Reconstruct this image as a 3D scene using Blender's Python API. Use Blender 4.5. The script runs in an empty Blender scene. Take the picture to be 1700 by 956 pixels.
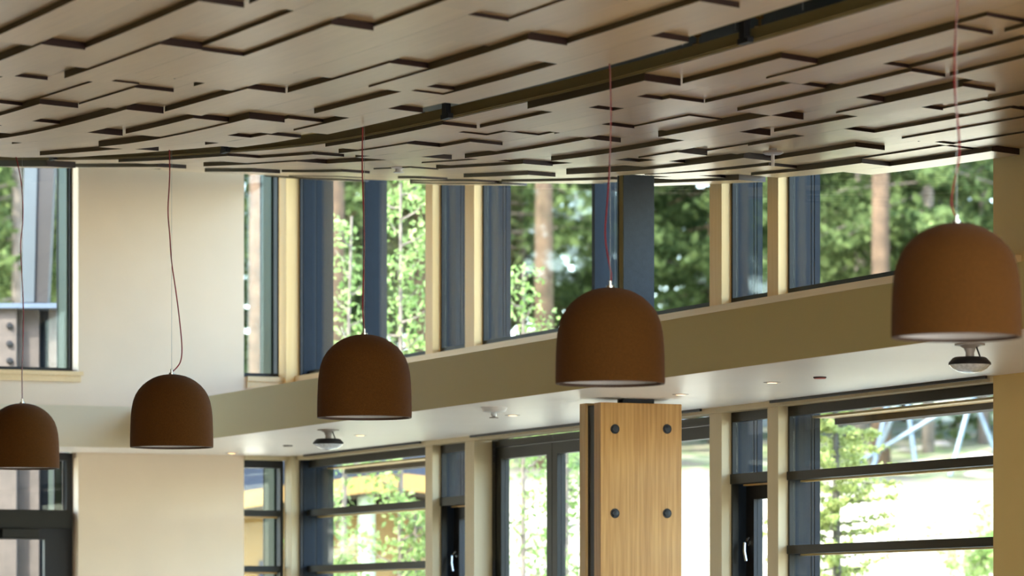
import bpy, bmesh, math, random
from math import pi, sin, cos, radians
from mathutils import Vector, Matrix
random.seed(7)
SC = bpy.context.scene
COL = SC.collection
EYE = 1.6            # height of the camera above the floor

# ------------------------------------------------------------------ camera
cam_d = bpy.data.cameras.new('camera'); cam = bpy.data.objects.new('camera', cam_d); COL.objects.link(cam)
cam.location = (0, 0, EYE); cam.rotation_euler = (pi/2, 0, 0)
cam_d.sensor_width = 36; cam_d.lens = 6600/1700*36
cam_d.shift_y = (1045-478)/1700; cam_d.clip_end = 400
cam_d.dof.use_dof = True; cam_d.dof.focus_distance = 20.5; cam_d.dof.aperture_fstop = 3.6
SC.camera = cam

# ------------------------------------------------------------------ sky, sun, exposure
SUN_DIR = Vector((-.55, -.55, .80)).normalized()      # towards the sun
w = bpy.data.worlds.new('world'); SC.world = w; w.use_nodes = True
nt = w.node_tree; nt.nodes.clear()
sky = nt.nodes.new('ShaderNodeTexSky'); sky.sky_type = 'NISHITA'; sky.sun_disc = False
sky.sun_elevation = math.asin(SUN_DIR.z); sky.sun_rotation = math.atan2(SUN_DIR.x, SUN_DIR.y)
sky.dust_density = 1.5; sky.ozone_density = 1.0
bg = nt.nodes.new('ShaderNodeBackground'); bg.inputs['Strength'].default_value = .40
wo = nt.nodes.new('ShaderNodeOutputWorld')
nt.links.new(sky.outputs[0], bg.inputs[0]); nt.links.new(bg.outputs[0], wo.inputs[0])
sun_d = bpy.data.lights.new('sun', 'SUN'); sun_d.energy = 2.6; sun_d.angle = radians(.6); sun_d.color = (1, .95, .86)
sun = bpy.data.objects.new('sun', sun_d); COL.objects.link(sun)
sun.location = (0, 0, 30); sun.rotation_euler = SUN_DIR.to_track_quat('Z', 'Y').to_euler()
SC.view_settings.view_transform = 'Standard'; SC.view_settings.look = 'None'
SC.view_settings.exposure = 2.66; SC.view_settings.gamma = 1; SC.view_settings.use_curve_mapping = False
SC.cycles.max_bounces = 10; SC.cycles.diffuse_bounces = 6; SC.cycles.glossy_bounces = 4
SC.cycles.transparent_max_bounces = 16; SC.cycles.transmission_bounces = 4
SC.cycles.sample_clamp_indirect = 6
SC.cycles.use_denoising = True

# ------------------------------------------------------------------ the building's own axes
# s runs from the room out through the window wall, t runs along that wall away from the camera
FX, FZ = 1.733, 18.33
UT = Vector((-.3964, .9181, 0)); US = Vector((.9181, .3964, 0))
ANG = math.atan2(US.y, US.x)
def W(s, t, h): return Vector((FX, FZ, EYE)) + US*s + UT*t + Vector((0, 0, h))
def XY(x, y, h): return Vector((x, y, EYE+h))
HT = [(-14, 2.36), (-6, 2.335), (-3.1, 2.343), (-1.22, 2.353), (.36, 2.388), (2.79, 2.48), (4.97, 2.652), (6.4, 2.784), (7.26, 2.875), (9, 3.06), (11.07, 3.30), (13, 3.55)]
def H(t):
    "height of the canopies' underside: level near the camera, rising away from it"
    def m(j):
        a = HT[max(0, j-1)]; b = HT[min(len(HT)-1, j+1)]
        return (b[1]-a[1])/(b[0]-a[0])
    if t <= HT[0][0]: return HT[0][1]
    for i in range(len(HT)-1):
        if t <= HT[i+1][0] or i == len(HT)-2:
            x0, y0 = HT[i]; x1, y1 = HT[i+1]; h = x1-x0; u = (t-x0)/h
            if u > 1: return y1+m(i+1)*(t-x1)
            return (2*u**3-3*u*u+1)*y0+(u**3-2*u*u+u)*h*m(i)+(-2*u**3+3*u*u)*y1+(u**3-u*u)*h*m(i+1)

# ------------------------------------------------------------------ materials
def new_mat(name):
    m = bpy.data.materials.new(name); m.use_nodes = True
    return m, m.node_tree, m.node_tree.nodes['Principled BSDF']
def mat(name, col, rough=.6, metal=0, noise=0, nscale=8, bump=0, bscale=60, spec=.5, coat=0):
    m, nt, b = new_mat(name)
    b.inputs['Base Color'].default_value = (*col, 1); b.inputs['Roughness'].default_value = rough
    b.inputs['Metallic'].default_value = metal; b.inputs['Specular IOR Level'].default_value = spec
    if coat: b.inputs['Coat Weight'].default_value = coat; b.inputs['Coat Roughness'].default_value = .15
    tc = nt.nodes.new('ShaderNodeTexCoord')
    if noise:
        n = nt.nodes.new('ShaderNodeTexNoise'); n.inputs['Scale'].default_value = nscale; n.inputs['Detail'].default_value = 5
        r = nt.nodes.new('ShaderNodeValToRGB')
        r.color_ramp.elements[0].position = .3; r.color_ramp.elements[1].position = .7
        r.color_ramp.elements[0].color = (*[c*(1-noise) for c in col], 1)
        r.color_ramp.elements[1].color = (*[min(1, c*(1+noise)) for c in col], 1)
        nt.links.new(tc.outputs['Object'], n.inputs['Vector']); nt.links.new(n.outputs[0], r.inputs[0]); nt.links.new(r.outputs[0], b.inputs['Base Color'])
    if bump:
        n2 = nt.nodes.new('ShaderNodeTexNoise'); n2.inputs['Scale'].default_value = bscale; n2.inputs['Detail'].default_value = 6
        bp = nt.nodes.new('ShaderNodeBump'); bp.inputs['Strength'].default_value = bump; bp.inputs['Distance'].default_value = .01
        nt.links.new(tc.outputs['Object'], n2.inputs['Vector']); nt.links.new(n2.outputs[0], bp.inputs['Height']); nt.links.new(bp.outputs[0], b.inputs['Normal'])
    return m
def wood(name, c0, c1, rough=.5, axis='t', fine=90, coarse=3, vary=0, coat=0, streak=.5):
    "wood grain stretched along t, or along z"
    m, nt, b = new_mat(name); L = nt.links.new
    b.inputs['Roughness'].default_value = rough
    if coat: b.inputs['Coat Weight'].default_value = coat; b.inputs['Coat Roughness'].default_value = .25
    g = nt.nodes.new('ShaderNodeNewGeometry')
    rot = nt.nodes.new('ShaderNodeMapping'); rot.inputs['Rotation'].default_value = (0, 0, -ANG)
    L(g.outputs['Position'], rot.inputs['Vector'])
    def layer(f, k):
        mp = nt.nodes.new('ShaderNodeMapping')
        mp.inputs['Scale'].default_value = (f, f/k, f) if axis == 't' else (f, f, f/k)
        L(rot.outputs[0], mp.inputs['Vector'])
        n = nt.nodes.new('ShaderNodeTexNoise'); n.inputs['Scale'].default_value = 1; n.inputs['Detail'].default_value = 4
        L(mp.outputs[0], n.inputs['Vector']); return n
    a = layer(fine, 30); c = layer(coarse, 5)
    mx = nt.nodes.new('ShaderNodeMix'); mx.data_type = 'FLOAT'; mx.inputs[0].default_value = streak
    L(c.outputs[0], mx.inputs[2]); L(a.outputs[0], mx.inputs[3])
    r = nt.nodes.new('ShaderNodeValToRGB'); r.color_ramp.elements[0].position = .36; r.color_ramp.elements[1].position = .62
    r.color_ramp.elements[0].color = (*c0, 1); r.color_ramp.elements[1].color = (*c1, 1)
    L(mx.outputs[0], r.inputs[0])
    out = r.outputs[0]
    if vary:
        oi = nt.nodes.new('ShaderNodeObjectInfo'); hs = nt.nodes.new('ShaderNodeHueSaturation')
        mr = nt.nodes.new('ShaderNodeMapRange'); mr.inputs[3].default_value = 1-vary; mr.inputs[4].default_value = 1+vary
        L(oi.outputs['Random'], mr.inputs[0]); L(mr.outputs[0], hs.inputs['Value']); L(out, hs.inputs['Color']); out = hs.outputs[0]
    L(out, b.inputs['Base Color'])
    return m
def leaf_mat(name, c0, c1, scale=1.2, trans=.45):
    m, nt, b = new_mat(name); L = nt.links.new
    nt.nodes.remove(b)
    g = nt.nodes.new('ShaderNodeNewGeometry'); n = nt.nodes.new('ShaderNodeTexNoise'); n.inputs['Scale'].default_value = scale; n.inputs['Detail'].default_value = 3
    L(g.outputs['Position'], n.inputs['Vector'])
    ad = nt.nodes.new('ShaderNodeMix'); ad.data_type = 'FLOAT'; ad.inputs[0].default_value = .45
    L(n.outputs[0], ad.inputs[2]); L(g.outputs['Random Per Island'], ad.inputs[3])
    r = nt.nodes.new('ShaderNodeValToRGB'); r.color_ramp.elements[0].position = .25; r.color_ramp.elements[1].position = .8
    r.color_ramp.elements[0].color = (*c0, 1); r.color_ramp.elements[1].color = (*c1, 1); L(ad.outputs[0], r.inputs[0])
    d = nt.nodes.new('ShaderNodeBsdfDiffuse'); t = nt.nodes.new('ShaderNodeBsdfTranslucent'); mx = nt.nodes.new('ShaderNodeMixShader'); mx.inputs[0].default_value = trans
    L(r.outputs[0], d.inputs[0]); L(r.outputs[0], t.inputs[0]); L(d.outputs[0], mx.inputs[1]); L(t.outputs[0], mx.inputs[2])
    L(mx.outputs[0], nt.nodes['Material Output'].inputs[0])
    return m
def glass_mat():
    m, nt, b = new_mat('window_glass'); L = nt.links.new; nt.nodes.remove(b)
    t = nt.nodes.new('ShaderNodeBsdfTransparent'); t.inputs[0].default_value = (.93, .96, .94, 1)
    gl = nt.nodes.new('ShaderNodeBsdfGlossy'); gl.inputs['Roughness'].default_value = .02
    f = nt.nodes.new('ShaderNodeLayerWeight'); f.inputs[0].default_value = .5
    p5 = nt.nodes.new('ShaderNodeMath'); p5.operation = 'POWER'; p5.inputs[1].default_value = 5; L(f.outputs['Facing'], p5.inputs[0])
    ma = nt.nodes.new('ShaderNodeMath'); ma.operation = 'MULTIPLY_ADD'; ma.inputs[1].default_value = .4; ma.inputs[2].default_value = .02; L(p5.outputs[0], ma.inputs[0])
    mx = nt.nodes.new('ShaderNodeMixShader'); L(ma.outputs[0], mx.inputs[0]); L(t.outputs[0], mx.inputs[1]); L(gl.outputs[0], mx.inputs[2])
    L(mx.outputs[0], nt.nodes['Material Output'].inputs[0]); return m
def emit_mat(name, col, st):
    m, nt, b = new_mat(name); b.inputs['Base Color'].default_value = (*col, 1)
    b.inputs['Emission Color'].default_value = (*col, 1); b.inputs['Emission Strength'].default_value = st; return m

M = dict(
    wall=mat('cream_wall_paint', (.74, .60, .44), .62, noise=.02, nscale=3, bump=.06, bscale=90),
    timberwall=wood('dark_timber_wall', (.20, .115, .035), (.28, .17, .06), .5, 'z', 30, 2),  # dark timber chosen to dim and warm light bounced off unseen walls
    soffit=mat('white_soffit_paint', (.90, .84, .77), .38, noise=.015, nscale=2),
    warmlit_wall=mat('warm_lit_wall_paint', (.70, .51, .20), .6, noise=.02, nscale=3, bump=.06, bscale=90),  # cream paint with warm bounce light put into the colour
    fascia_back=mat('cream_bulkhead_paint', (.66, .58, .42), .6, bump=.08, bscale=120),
    fascia=mat('shaded_bulkhead_paint', (.52, .43, .175), .6, bump=.08, bscale=120),  # cream paint of the bulkhead with its shade put into the colour
    trimwood=wood('pale_timber_trim', (.72, .45, .155), (.80, .54, .22), .45, 'z', 60, 2, streak=.4),
    sillwood=wood('pale_timber_sill', (.70, .49, .24), (.78, .57, .31), .4, 't', 60, 2, streak=.4),
    veneer=wood('ceiling_veneer', (.52, .355, .165), (.62, .44, .22), .31, 't', 70, 2, vary=.07, streak=.45),
    veneer_edge=wood('veneer_edge', (.30, .21, .09), (.36, .26, .12), .6, 't', 60, 3),
    edge_end=mat('red_brown_shaded_end', (.020, .0055, .003), .6),  # canopy step faces: their shade is put into both edge colours
    edge_side=mat('olive_brown_shaded_edge', (.060, .044, .014), .6),
    beam=mat('olive_channel_paint', (.26, .20, .07), .7, bump=.1),
    fir=wood('fir_board', (.37, .175, .032), (.53, .29, .075), .45, 'z', 75, 4, streak=.75, coat=.15),
    fir_side=wood('fir_board_edge', (.46, .28, .10), (.60, .40, .17), .5, 'z', 60, 4, streak=.6),
    black=mat('black_metal', (.012, .012, .014), .5, .3),
    void=mat('plenum_black', (.01, .01, .01), .9),
    steel=mat('dark_blue_steel', (.014, .019, .026), .45, .3, noise=.15, nscale=30, bump=.1, bscale=200),
    frame=mat('bronze_black_frame', (.013, .012, .008), .5, 0, spec=.3),
    fin=mat('blue_grey_cladding', (.0085, .014, .022), .6, 0, noise=.08, nscale=20, spec=.18),
    shade=mat('felt_shade', (.100, .040, .009), .9, noise=.22, nscale=260, bump=.35, bscale=420, spec=.06),
    shade_in=mat('shade_lining', (.80, .78, .74), .45),
    rim=mat('shade_rim', (.10, .055, .035), .6),
    cord=mat('red_cord', (.26, .012, .018), .7),
    cable=mat('steel_cable', (.45, .45, .43), .35, .9),
    chrome=mat('brushed_steel', (.62, .62, .60), .25, 1),
    whitep=mat('white_plastic', (.72, .70, .68), .4),
    greyp=mat('taupe_plastic', (.42, .37, .33), .45),
    lens=mat('clear_lens', (.70, .74, .76), .12, .25, noise=.25, nscale=60, coat=.6),
    brass=mat('brass', (.75, .5, .2), .25, 1),
    glass=glass_mat(),
    glow=emit_mat('warm_lamp', (1, .55, .22), .9),
    floor=wood('oak_floor', (.54, .38, .23), (.68, .49, .31), .4, 't', 20, 1),
    bark=mat('pine_bark', (.09, .054, .031), .9, noise=.35, nscale=5, bump=.8, bscale=14),
    barkp=mat('pale_bark', (.15, .12, .10), .85, noise=.3, nscale=6, bump=.5, bscale=18),
    ochre=wood('ochre_siding', (.12, .07, .013), (.165, .10, .022), .7, 'z', 12, 2),
    yellow=mat('yellow_roof_edge', (.19, .112, .022), .5),
    roof=mat('blue_metal_roof', (.010, .016, .030), .4, .4, noise=.3, nscale=3),
    galv=mat('galvanised_steel', (.13, .17, .20), .45, .5, noise=.1, nscale=10),
    grey=mat('weathered_grey_timber', (.085, .068, .058), .8, noise=.2, nscale=8),
    slate=mat('blue_grey_panel', (.045, .056, .062), .55, noise=.06),
    brown=mat('dark_brown_beam', (.016, .012, .010), .6, noise=.15, nscale=5),
    flash=mat('metal_flashing', (.22, .28, .38), .3, .7),
    pale_reflect=mat('pale_green_reflection', (.22, .28, .20), .7),
    rock=mat('pale_rock', (.26, .22, .19), .9, noise=.3, nscale=4, bump=.5, bscale=8),
    stake=mat('raw_timber', (.60, .42, .20), .7, noise=.1),
    sign=mat('sign_white', (.70, .74, .80), .5), signred=mat('sign_red', (.55, .12, .10), .5),
    leaf_a=leaf_mat('pine_needles', (.028, .048, .018), (.22, .29, .11), .9),
    leaf_b=leaf_mat('spruce_needles', (.030, .050, .020), (.19, .26, .10), .7),
    leaf_c=leaf_mat('aspen_leaves', (.12, .21, .05), (.36, .46, .19), 3),
    leaf_d=leaf_mat('young_larch_needles', (.16, .21, .05), (.44, .48, .19), 4),
)

# ------------------------------------------------------------------ mesh building
bsh = M['shade'].node_tree.nodes['Principled BSDF']; bsh.inputs['Sheen Weight'].default_value = .09; bsh.inputs['Sheen Roughness'].default_value = .4; bsh.inputs['Sheen Tint'].default_value = (.9, .65, .6, 1)
class MB:
    def __init__(s): s.v = []; s.f = []; s.sm = False
    def face(s, pts):
        n = len(s.v); s.v += [Vector(p) for p in pts]; s.f.append(list(range(n, n+len(pts))))
    def hexa(s, p):           # p: 4 bottom then 4 top, counter-clockwise seen from above
        n = len(s.v); s.v += [Vector(q) for q in p]
        s.f += [[n+i for i in q] for q in ((3, 2, 1, 0), (4, 5, 6, 7), (0, 1, 5, 4), (1, 2, 6, 5), (2, 3, 7, 6), (3, 0, 4, 7))]
        return s
    def box(s, s0, s1, t0, t1, h0, h1):          # in the building's axes
        return s.hexa([W(s0, t0, h0), W(s1, t0, h0), W(s1, t1, h0), W(s0, t1, h0), W(s0, t0, h1), W(s1, t0, h1), W(s1, t1, h1), W(s0, t1, h1)])
    def wbox(s, x0, x1, y0, y1, z0, z1):         # in world axes
        return s.hexa([(x0, y0, z0), (x1, y0, z0), (x1, y1, z0), (x0, y1, z0), (x0, y0, z1), (x1, y0, z1), (x1, y1, z1), (x0, y1, z1)])
    def lathe(s, prof, c, n=48, frame=None, close=False):
        "prof: (radius, height) pairs turned about the vertical (or the axis of frame)"
        c = Vector(c); fr = frame or (Vector((1, 0, 0)), Vector((0, 1, 0)), Vector((0, 0, 1)))
        base = len(s.v); k = len(prof)
        for r, z in prof:
            for i in range(n):
                a = 2*pi*i/n; s.v.append(c+fr[0]*(r*cos(a))+fr[1]*(r*sin(a))+fr[2]*z)
        for j in range(k-1 if not close else k):
            for i in range(n):
                a = base+j*n; b = base+((j+1) % k)*n
                s.f.append([a+i, a+(i+1) % n, b+(i+1) % n, b+i])
        if not close:
            s.f.append([base+i for i in reversed(range(n))]); s.f.append([base+(k-1)*n+i for i in range(n)])
        s.sm = True; return s
    def tube(s, pts, r, n=8, r2=None):
        pts = [Vector(p) for p in pts]; base = len(s.v); k = len(pts)
        for j, p in enumerate(pts):
            d = (pts[min(k-1, j+1)]-pts[max(0, j-1)]).normalized()
            a = d.cross(Vector((0, 0, 1)) if abs(d.z) < .9 else Vector((1, 0, 0))).normalized(); b = d.cross(a)
            rr = r if r2 is None else r+(r2-r)*j/(k-1)
            for i in range(n): s.v.append(p+a*(rr*cos(2*pi*i/n))+b*(rr*sin(2*pi*i/n)))
        for j in range(k-1):
            for i in range(n):
                s.f.append([base+j*n+i, base+j*n+(i+1) % n, base+(j+1)*n+(i+1) % n, base+(j+1)*n+i])
        s.f.append([base+i for i in reversed(range(n))]); s.f.append([base+(k-1)*n+i for i in range(n)])
        s.sm = True; return s
    def build(s, name, m, parent=None, label=None, bevel=0):
        vs = s.v
        if parent is None:
            lo = [min(v[i] for v in vs) for i in range(3)]; hi = [max(v[i] for v in vs) for i in range(3)]
            org = Vector(((lo[0]+hi[0])/2, (lo[1]+hi[1])/2, lo[2]))
        else: org = Vector(parent['_o']) if '_o' in parent.keys() else Vector((0, 0, 0))
        me = bpy.data.meshes.new(name); me.from_pydata([v-org for v in vs], [], s.f); me.validate()
        bm = bmesh.new(); bm.from_mesh(me); bmesh.ops.recalc_face_normals(bm, faces=bm.faces[:]); bm.to_mesh(me); bm.free()
        me.materials.append(M[m] if isinstance(m, str) else m)
        o = bpy.data.objects.new(name, me); COL.objects.link(o)
        if s.sm:
            for p in me.polygons: p.use_smooth = True
            me.set_sharp_from_angle(angle=radians(38))
        if parent is None: o.location = org
        else: o.parent = parent
        o['_o'] = org
        if label: o['label'] = label
        if bevel:
            b = o.modifiers.new('bevel', 'BEVEL'); b.width = bevel; b.segments = 2; b.limit_method = 'ANGLE'
        return o
def empty(name, loc):
    o = bpy.data.objects.new(name, None); COL.objects.link(o); o.location = loc; o['_o'] = Vector(loc); o.empty_display_size = .2; return o
def tag(o, label=None, cat=None, group=None, kind=None):
    if label: o['label'] = label
    if cat: o['category'] = cat
    if group: o['group'] = group
    if kind: o['kind'] = kind
    return o
def struct(o, label, cat): return tag(o, label, cat, kind='structure')
def s_at(px, t):
    r = (px-850)/6600; return (r*(FZ+t*UT.y)-FX-t*UT.x)/(US.x-r*US.y)
def t_at(px, s):
    r = (px-850)/6600; return (r*(FZ+s*US.y)-FX-s*US.x)/(UT.x-r*UT.y)

# ================================================================== THE ROOM
SW = 1.48            # inner face of the window wall
TB = 11.90           # inner face of the back wall
TOP = 4.05
struct(MB().box(-13, 4, -22, 13.2, -EYE-.2, -EYE).build('floor', 'floor'), 'pale oak floor of the hall', 'floor')
struct(MB().box(-13.3, 2.1, -19, 13.0, TOP, TOP+.3).build('ceiling', 'void'), 'black painted roof deck hidden above the timber canopies', 'ceiling')
struct(MB().box(-13.3, -13, -22, 12.2, -EYE, TOP).build('wall_left', 'timberwall'), 'unseen side wall opposite the windows, dark timber added to warm the bounce light', 'wall')
# window wall: only solid beyond the right-hand window and above all windows
b = MB(); b.box(SW, SW+.32, -6, 1.58, -EYE, TOP); b.box(SW, SW+.32, 1.58, TB+.3, 3.62, TOP); b.box(SW, SW+.32, -19, -6, 2.42, TOP)  # last piece is unseen, added to keep light out above the canopies
struct(b.build('wall_right', 'warmlit_wall'), 'cream wall to the right of the last clerestory window', 'wall')
# the strip of window wall hidden behind the soffit and the ledge
struct(MB().box(SW+.002, SW+.28, 1.581, TB+.25, 1.32, 1.888).build('wall_spandrel', 'wall'), 'cream band of wall between upper and lower windows', 'wall')
# back wall with its openings
b = MB()
sL, sR = -.216, 1.071        # right edge of the left window, left edge of the corner window
b.box(sL, sR, TB, TB+.22, -EYE, TOP)
b.box(-13, -2.6, TB, TB+.16, -EYE, TOP); b.box(-2.6, sL, TB, TB+.16, 3.62, TOP); b.box(-2.6, sL, TB, TB+.22, 1.32, 1.885)
b.box(sR, SW, TB, TB+.16, 3.62, TOP); b.box(sR, SW, TB, TB+.16, 1.32, 1.885)
struct(b.build('wall_back', 'wall'), 'tall cream back wall between the left window and the corner window', 'wall')
# soffit and bulkhead running along both walls
b = MB(); b.box(.003, SW, -10, 11.073, 1.3, 1.34); b.box(-13, SW, 11.073, TB, 1.3, 1.34)
struct(b.build('ceiling_soffit', 'soffit'), 'smooth white soffit under the bulkhead', 'soffit')
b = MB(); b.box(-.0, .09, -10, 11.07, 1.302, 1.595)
struct(b.build('wall_bulkhead', 'fascia'), 'long cream bulkhead face, its shade put in as olive grey, running along the window wall', 'bulkhead')
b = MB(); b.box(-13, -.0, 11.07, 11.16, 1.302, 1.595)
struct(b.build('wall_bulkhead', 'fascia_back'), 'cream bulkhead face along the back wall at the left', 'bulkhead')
b = MB(); b.box(.09, SW, -10, 11.07, 1.55, 1.59); b.box(-13, SW, 11.16, TB, 1.55, 1.59)
struct(b.build('trim_1', 'soffit'), 'white ledge on top of the bulkhead', 'ledge')

struct(MB().box(-13, SW, -12.2, -12, 2.42, TOP).build('wall_front', 'timberwall'), 'unseen wall added above the canopies to keep the gap dark', 'wall')  # unseen, added to keep light out of the space over the canopies
b = MB()
for i in range(42):
    ta = -12+i*.6; tb_ = ta+.6 if i < 41 else 12.2
    b.hexa([W(-13, ta, H(ta)+.48), W(SW, ta, H(ta)+.48), W(SW, tb_, H(tb_)+.48), W(-13, tb_, H(tb_)+.48), W(-13, ta, H(ta)+.52), W(SW, ta, H(ta)+.52), W(SW, tb_, H(tb_)+.52), W(-13, tb_, H(tb_)+.52)])
struct(b.build('ceiling_deck', 'void'), 'black deck above the timber canopies seen through the gap', 'ceiling')
# ---- timber posts between the windows (upper and lower parts)
def post(n, t0, t1, d, h0, h1, label, s0=SW):
    o = MB().box(s0, s0+d, t0, t1, h0, h1).build('trim_%d' % n, 'trimwood' if h0 > 1 else 'trimlow')
    return struct(o, label, 'window post')
M['trimlow'] = wood('painted_lower_trim', (.50, .41, .235), (.56, .46, .28), .45, 'z', 40, 2, streak=.3)
PT = [(9.18, 9.31, 'second'), (8.44, 8.60, 'third'), (4.708, 4.868, 'fourth'), (3.986, 4.121, 'fifth')]
n = 2
for t0, t1, nm in PT:
    where = {'second': 'left of the narrow upper window near the middle', 'third': 'right of the narrow upper window near the middle',
             'fourth': 'right of the steel column', 'fifth': 'left of the large right upper window'}[nm]
    post(n, t0, t1, .062, 1.80, 3.7, 'pale timber post between clerestory windows, ' + where); n += 1
    lower = where.replace('upper ', 'lower ')
    post(n, t0, t1, .13 if nm == 'third' else .062, -EYE, 1.3, 'cream post below the soffit, ' + lower); n += 1
b = MB().box(s_at(475, 11.82), s_at(497, 11.82), 11.82, TB+.08, 1.80, 3.7).build('trim_20', 'trimwood'); struct(b, 'pale timber post in the corner between the two clerestory walls', 'window post')
b = MB().box(s_at(484, 11.82), s_at(498, 11.82), 11.82, TB+.08, -EYE, 1.3).build('trim_21', 'trimlow'); struct(b, 'cream corner post below the soffit', 'window post')
# ---- sills
b = MB(); b.box(SW-.035, SW+.08, 1.3, 11.82, 1.855, 1.895); b.box(SW-.02, SW+.05, 1.3, 11.82, 1.79, 1.855)
struct(b.build('trim_22', 'sillwood'), 'long pale timber sill under the clerestory windows', 'sill')
b = MB(); b.box(sR+.02, SW-.035, TB-.03, TB+.1, 1.855, 1.89); b.box(sR+.02, SW-.02, TB-.018, TB+.05, 1.805, 1.855)
struct(b.build('trim_23', 'sillwood'), 'short pale timber sill under the corner window', 'sill')
b = MB(); b.box(-2.7, sL+.03, TB-.035, TB+.1, 1.862, 1.892); b.box(-2.7, sL+.015, TB-.02, TB+.05, 1.815, 1.862)
struct(b.build('trim_24', 'sillwood'), 'stepped tan sill under the upper left window', 'sill')
# ---- shadow gap drawn as a black strip, and cream strip where soffit meets the windows
b = MB(); b.box(SW-.05, SW-.035, 1.58, 4.0, 1.285, 1.3); b.box(SW-.05, SW-.035, 4.9, 8.4, 1.285, 1.3); b.box(SW-.05, SW-.035, 9.3, 11.6, 1.285, 1.3)
struct(b.build('trim_25', 'black'), 'thin black strip standing for the shadow gap in the soffit', 'shadow gap')
b = MB(); b.box(SW-.02, SW+.1, 1.58, 11.9, 1.268, 1.3); b.box(sR, SW, TB-.02, TB+.1, 1.268, 1.3)
struct(b.build('trim_26', 'trimlow'), 'cream strip above the lower window heads', 'trim')

# ================================================================== WINDOWS
GS = SW+.085         # glass line
FIN0, FIN1 = SW+.10, SW+.262
def bar(root, nm, *a, m='frame', lab=None): return MB().box(*a).build(nm, m, root, lab)
def bay(n, t0, t1, h0, h1, label, transoms=(), mullions=(), lower=False, sash=False, head=.055, foot=.042):
    "a window between two posts of the window wall; t0 is its near end, t1 the far end"
    root = struct(empty('window_%d' % n, W(SW+.1, (t0+t1)/2, h0)), label, 'window')
    a = .02
    f = MB(); f.box(SW+.062, SW+.10, t1-a, t1, h0, h1); f.box(SW+.062, SW+.10, t0, t0+a, h0, h1)
    f.box(SW+.0, SW+.061, t1-.007, t1-.001, h0, h1) if n in (1, 6) else None
    f.box(SW+.062, SW+.10, t0+a, t1-a, h1-head, h1); f.box(SW+.062, SW+.10, t0+a, t1-a, h0, h0+foot); f.build('window_frame', 'frame', root)
    MB().box(GS, GS+.006, t0+a, t1-a, .90 if sash else h0+foot, h1-head).build('pane', 'glass', root)
    for te, sg in ((t1, -1), (t0, 1)):
        x = te+sg*.012
        lo, hi = sorted((te+sg*-.05, x))
        if n in (1, 6) and te == t1:      # beside the corner post the cladding starts right at the wall face
            MB().box(SW+.022, SW+.115, te-.035, te-.008, h0, h1).box(SW+.127, FIN1, te-.035, te-.013, h0, h1).build('outer_jamb', 'fin', root)
            MB().box(SW+.0, SW+.021, te-.030, te-.009, h0, h1).box(SW+.114, SW+.128, te-.030, te-.009, h0, h1).build('jamb_groove', 'black', root); continue
        fb = MB().box(FIN0, FIN0+.098, lo, hi, h0, h1); fb.box(FIN0+.108, FIN0+.116, lo, hi, h0, h1); fb.box(FIN0+.128, FIN1, lo, hi, h0, h1)
        fb.build('outer_jamb', 'fin', root)
        lo2, hi2 = sorted((te+sg*-.05, te+sg*.006)); MB().box(FIN0+.097, FIN0+.129, lo2, hi2, h0, h1).build('jamb_groove', 'black', root)
    MB().box(FIN0, FIN1, t0, t1, h1, h1+.03).build('outer_head', 'fin', root); MB().box(FIN0, FIN1+.03, t0, t1, h0-.03, h0).build('outer_sill', 'fin', root)
    for tm in mullions:
        MB().box(SW+.03, SW+.05, tm, tm+.045, h0+foot, h1-head).box(SW+.05, SW+.20, tm, tm+.05, h0+foot, h1-head).build('mullion', 'fin', root)
        MB().box(SW+.165, SW+.172, tm-.002, tm+.052, h0+foot, h1-head).box(SW+.185, SW+.190, tm-.002, tm+.052, h0+foot, h1-head).build('mullion_groove', 'black', root)
    for hh, th in transoms:
        MB().box(SW+.05, SW+.13, t0+a*.5, t1-a*.5, hh-th, hh).build('transom', 'frame', root)
        MB().box(SW+.131, SW+.17, t0+a, t1-a, hh-th-.010, hh-th+.004).build('drip_edge', 'trimwood', root, 'pale drip edge')
    if lower and not sash:   # outside reveal and blind box seen under the head
        MB().box(FIN1-.05, FIN1+.10, t0, t1, h1-head-.008, h1-head+.004).build('outer_trim', 'trimwood', root, 'pale outer trim')
        MB().box(FIN1+.10, FIN1+.22, t0, t1, h1-head-.042, h1-head+.012).build('blind_box', 'grey', root)
    return root
UH0, UH1 = 1.895, 3.62
LH0, LH1 = -EYE, 1.268
b1, b2, b3, b4, b5 = (9.31, 11.82), (8.60, 9.18), (4.868, 8.44), (4.121, 4.708), (1.58, 3.986)
bay(1, *b1, UH0, UH1, 'clerestory window nearest the corner, with a dark blue mullion', mullions=(t_at(606, SW+.03),))
bay(2, *b2, UH0, UH1, 'narrow clerestory window left of the middle')
bay(3, *b3, UH0, UH1, 'wide clerestory window behind the steel column', mullions=(t_at(987.5, SW+.03),))
bay(4, *b4, UH0, UH1, 'narrow clerestory window right of the steel column')
bay(5, *b5, UH0, UH1, 'large clerestory window at the right')
bay(6, *b1, LH0, LH1, 'lower window with dark transoms nearest the corner', transoms=((.897, .048), (.478, .048), (.06, .048)), lower=True)
bay(10, *b5, LH0, LH1, 'large lower window at the right with two dark transoms', transoms=((.897, .048), (.478, .048), (.06, .048)), lower=True)
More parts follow.
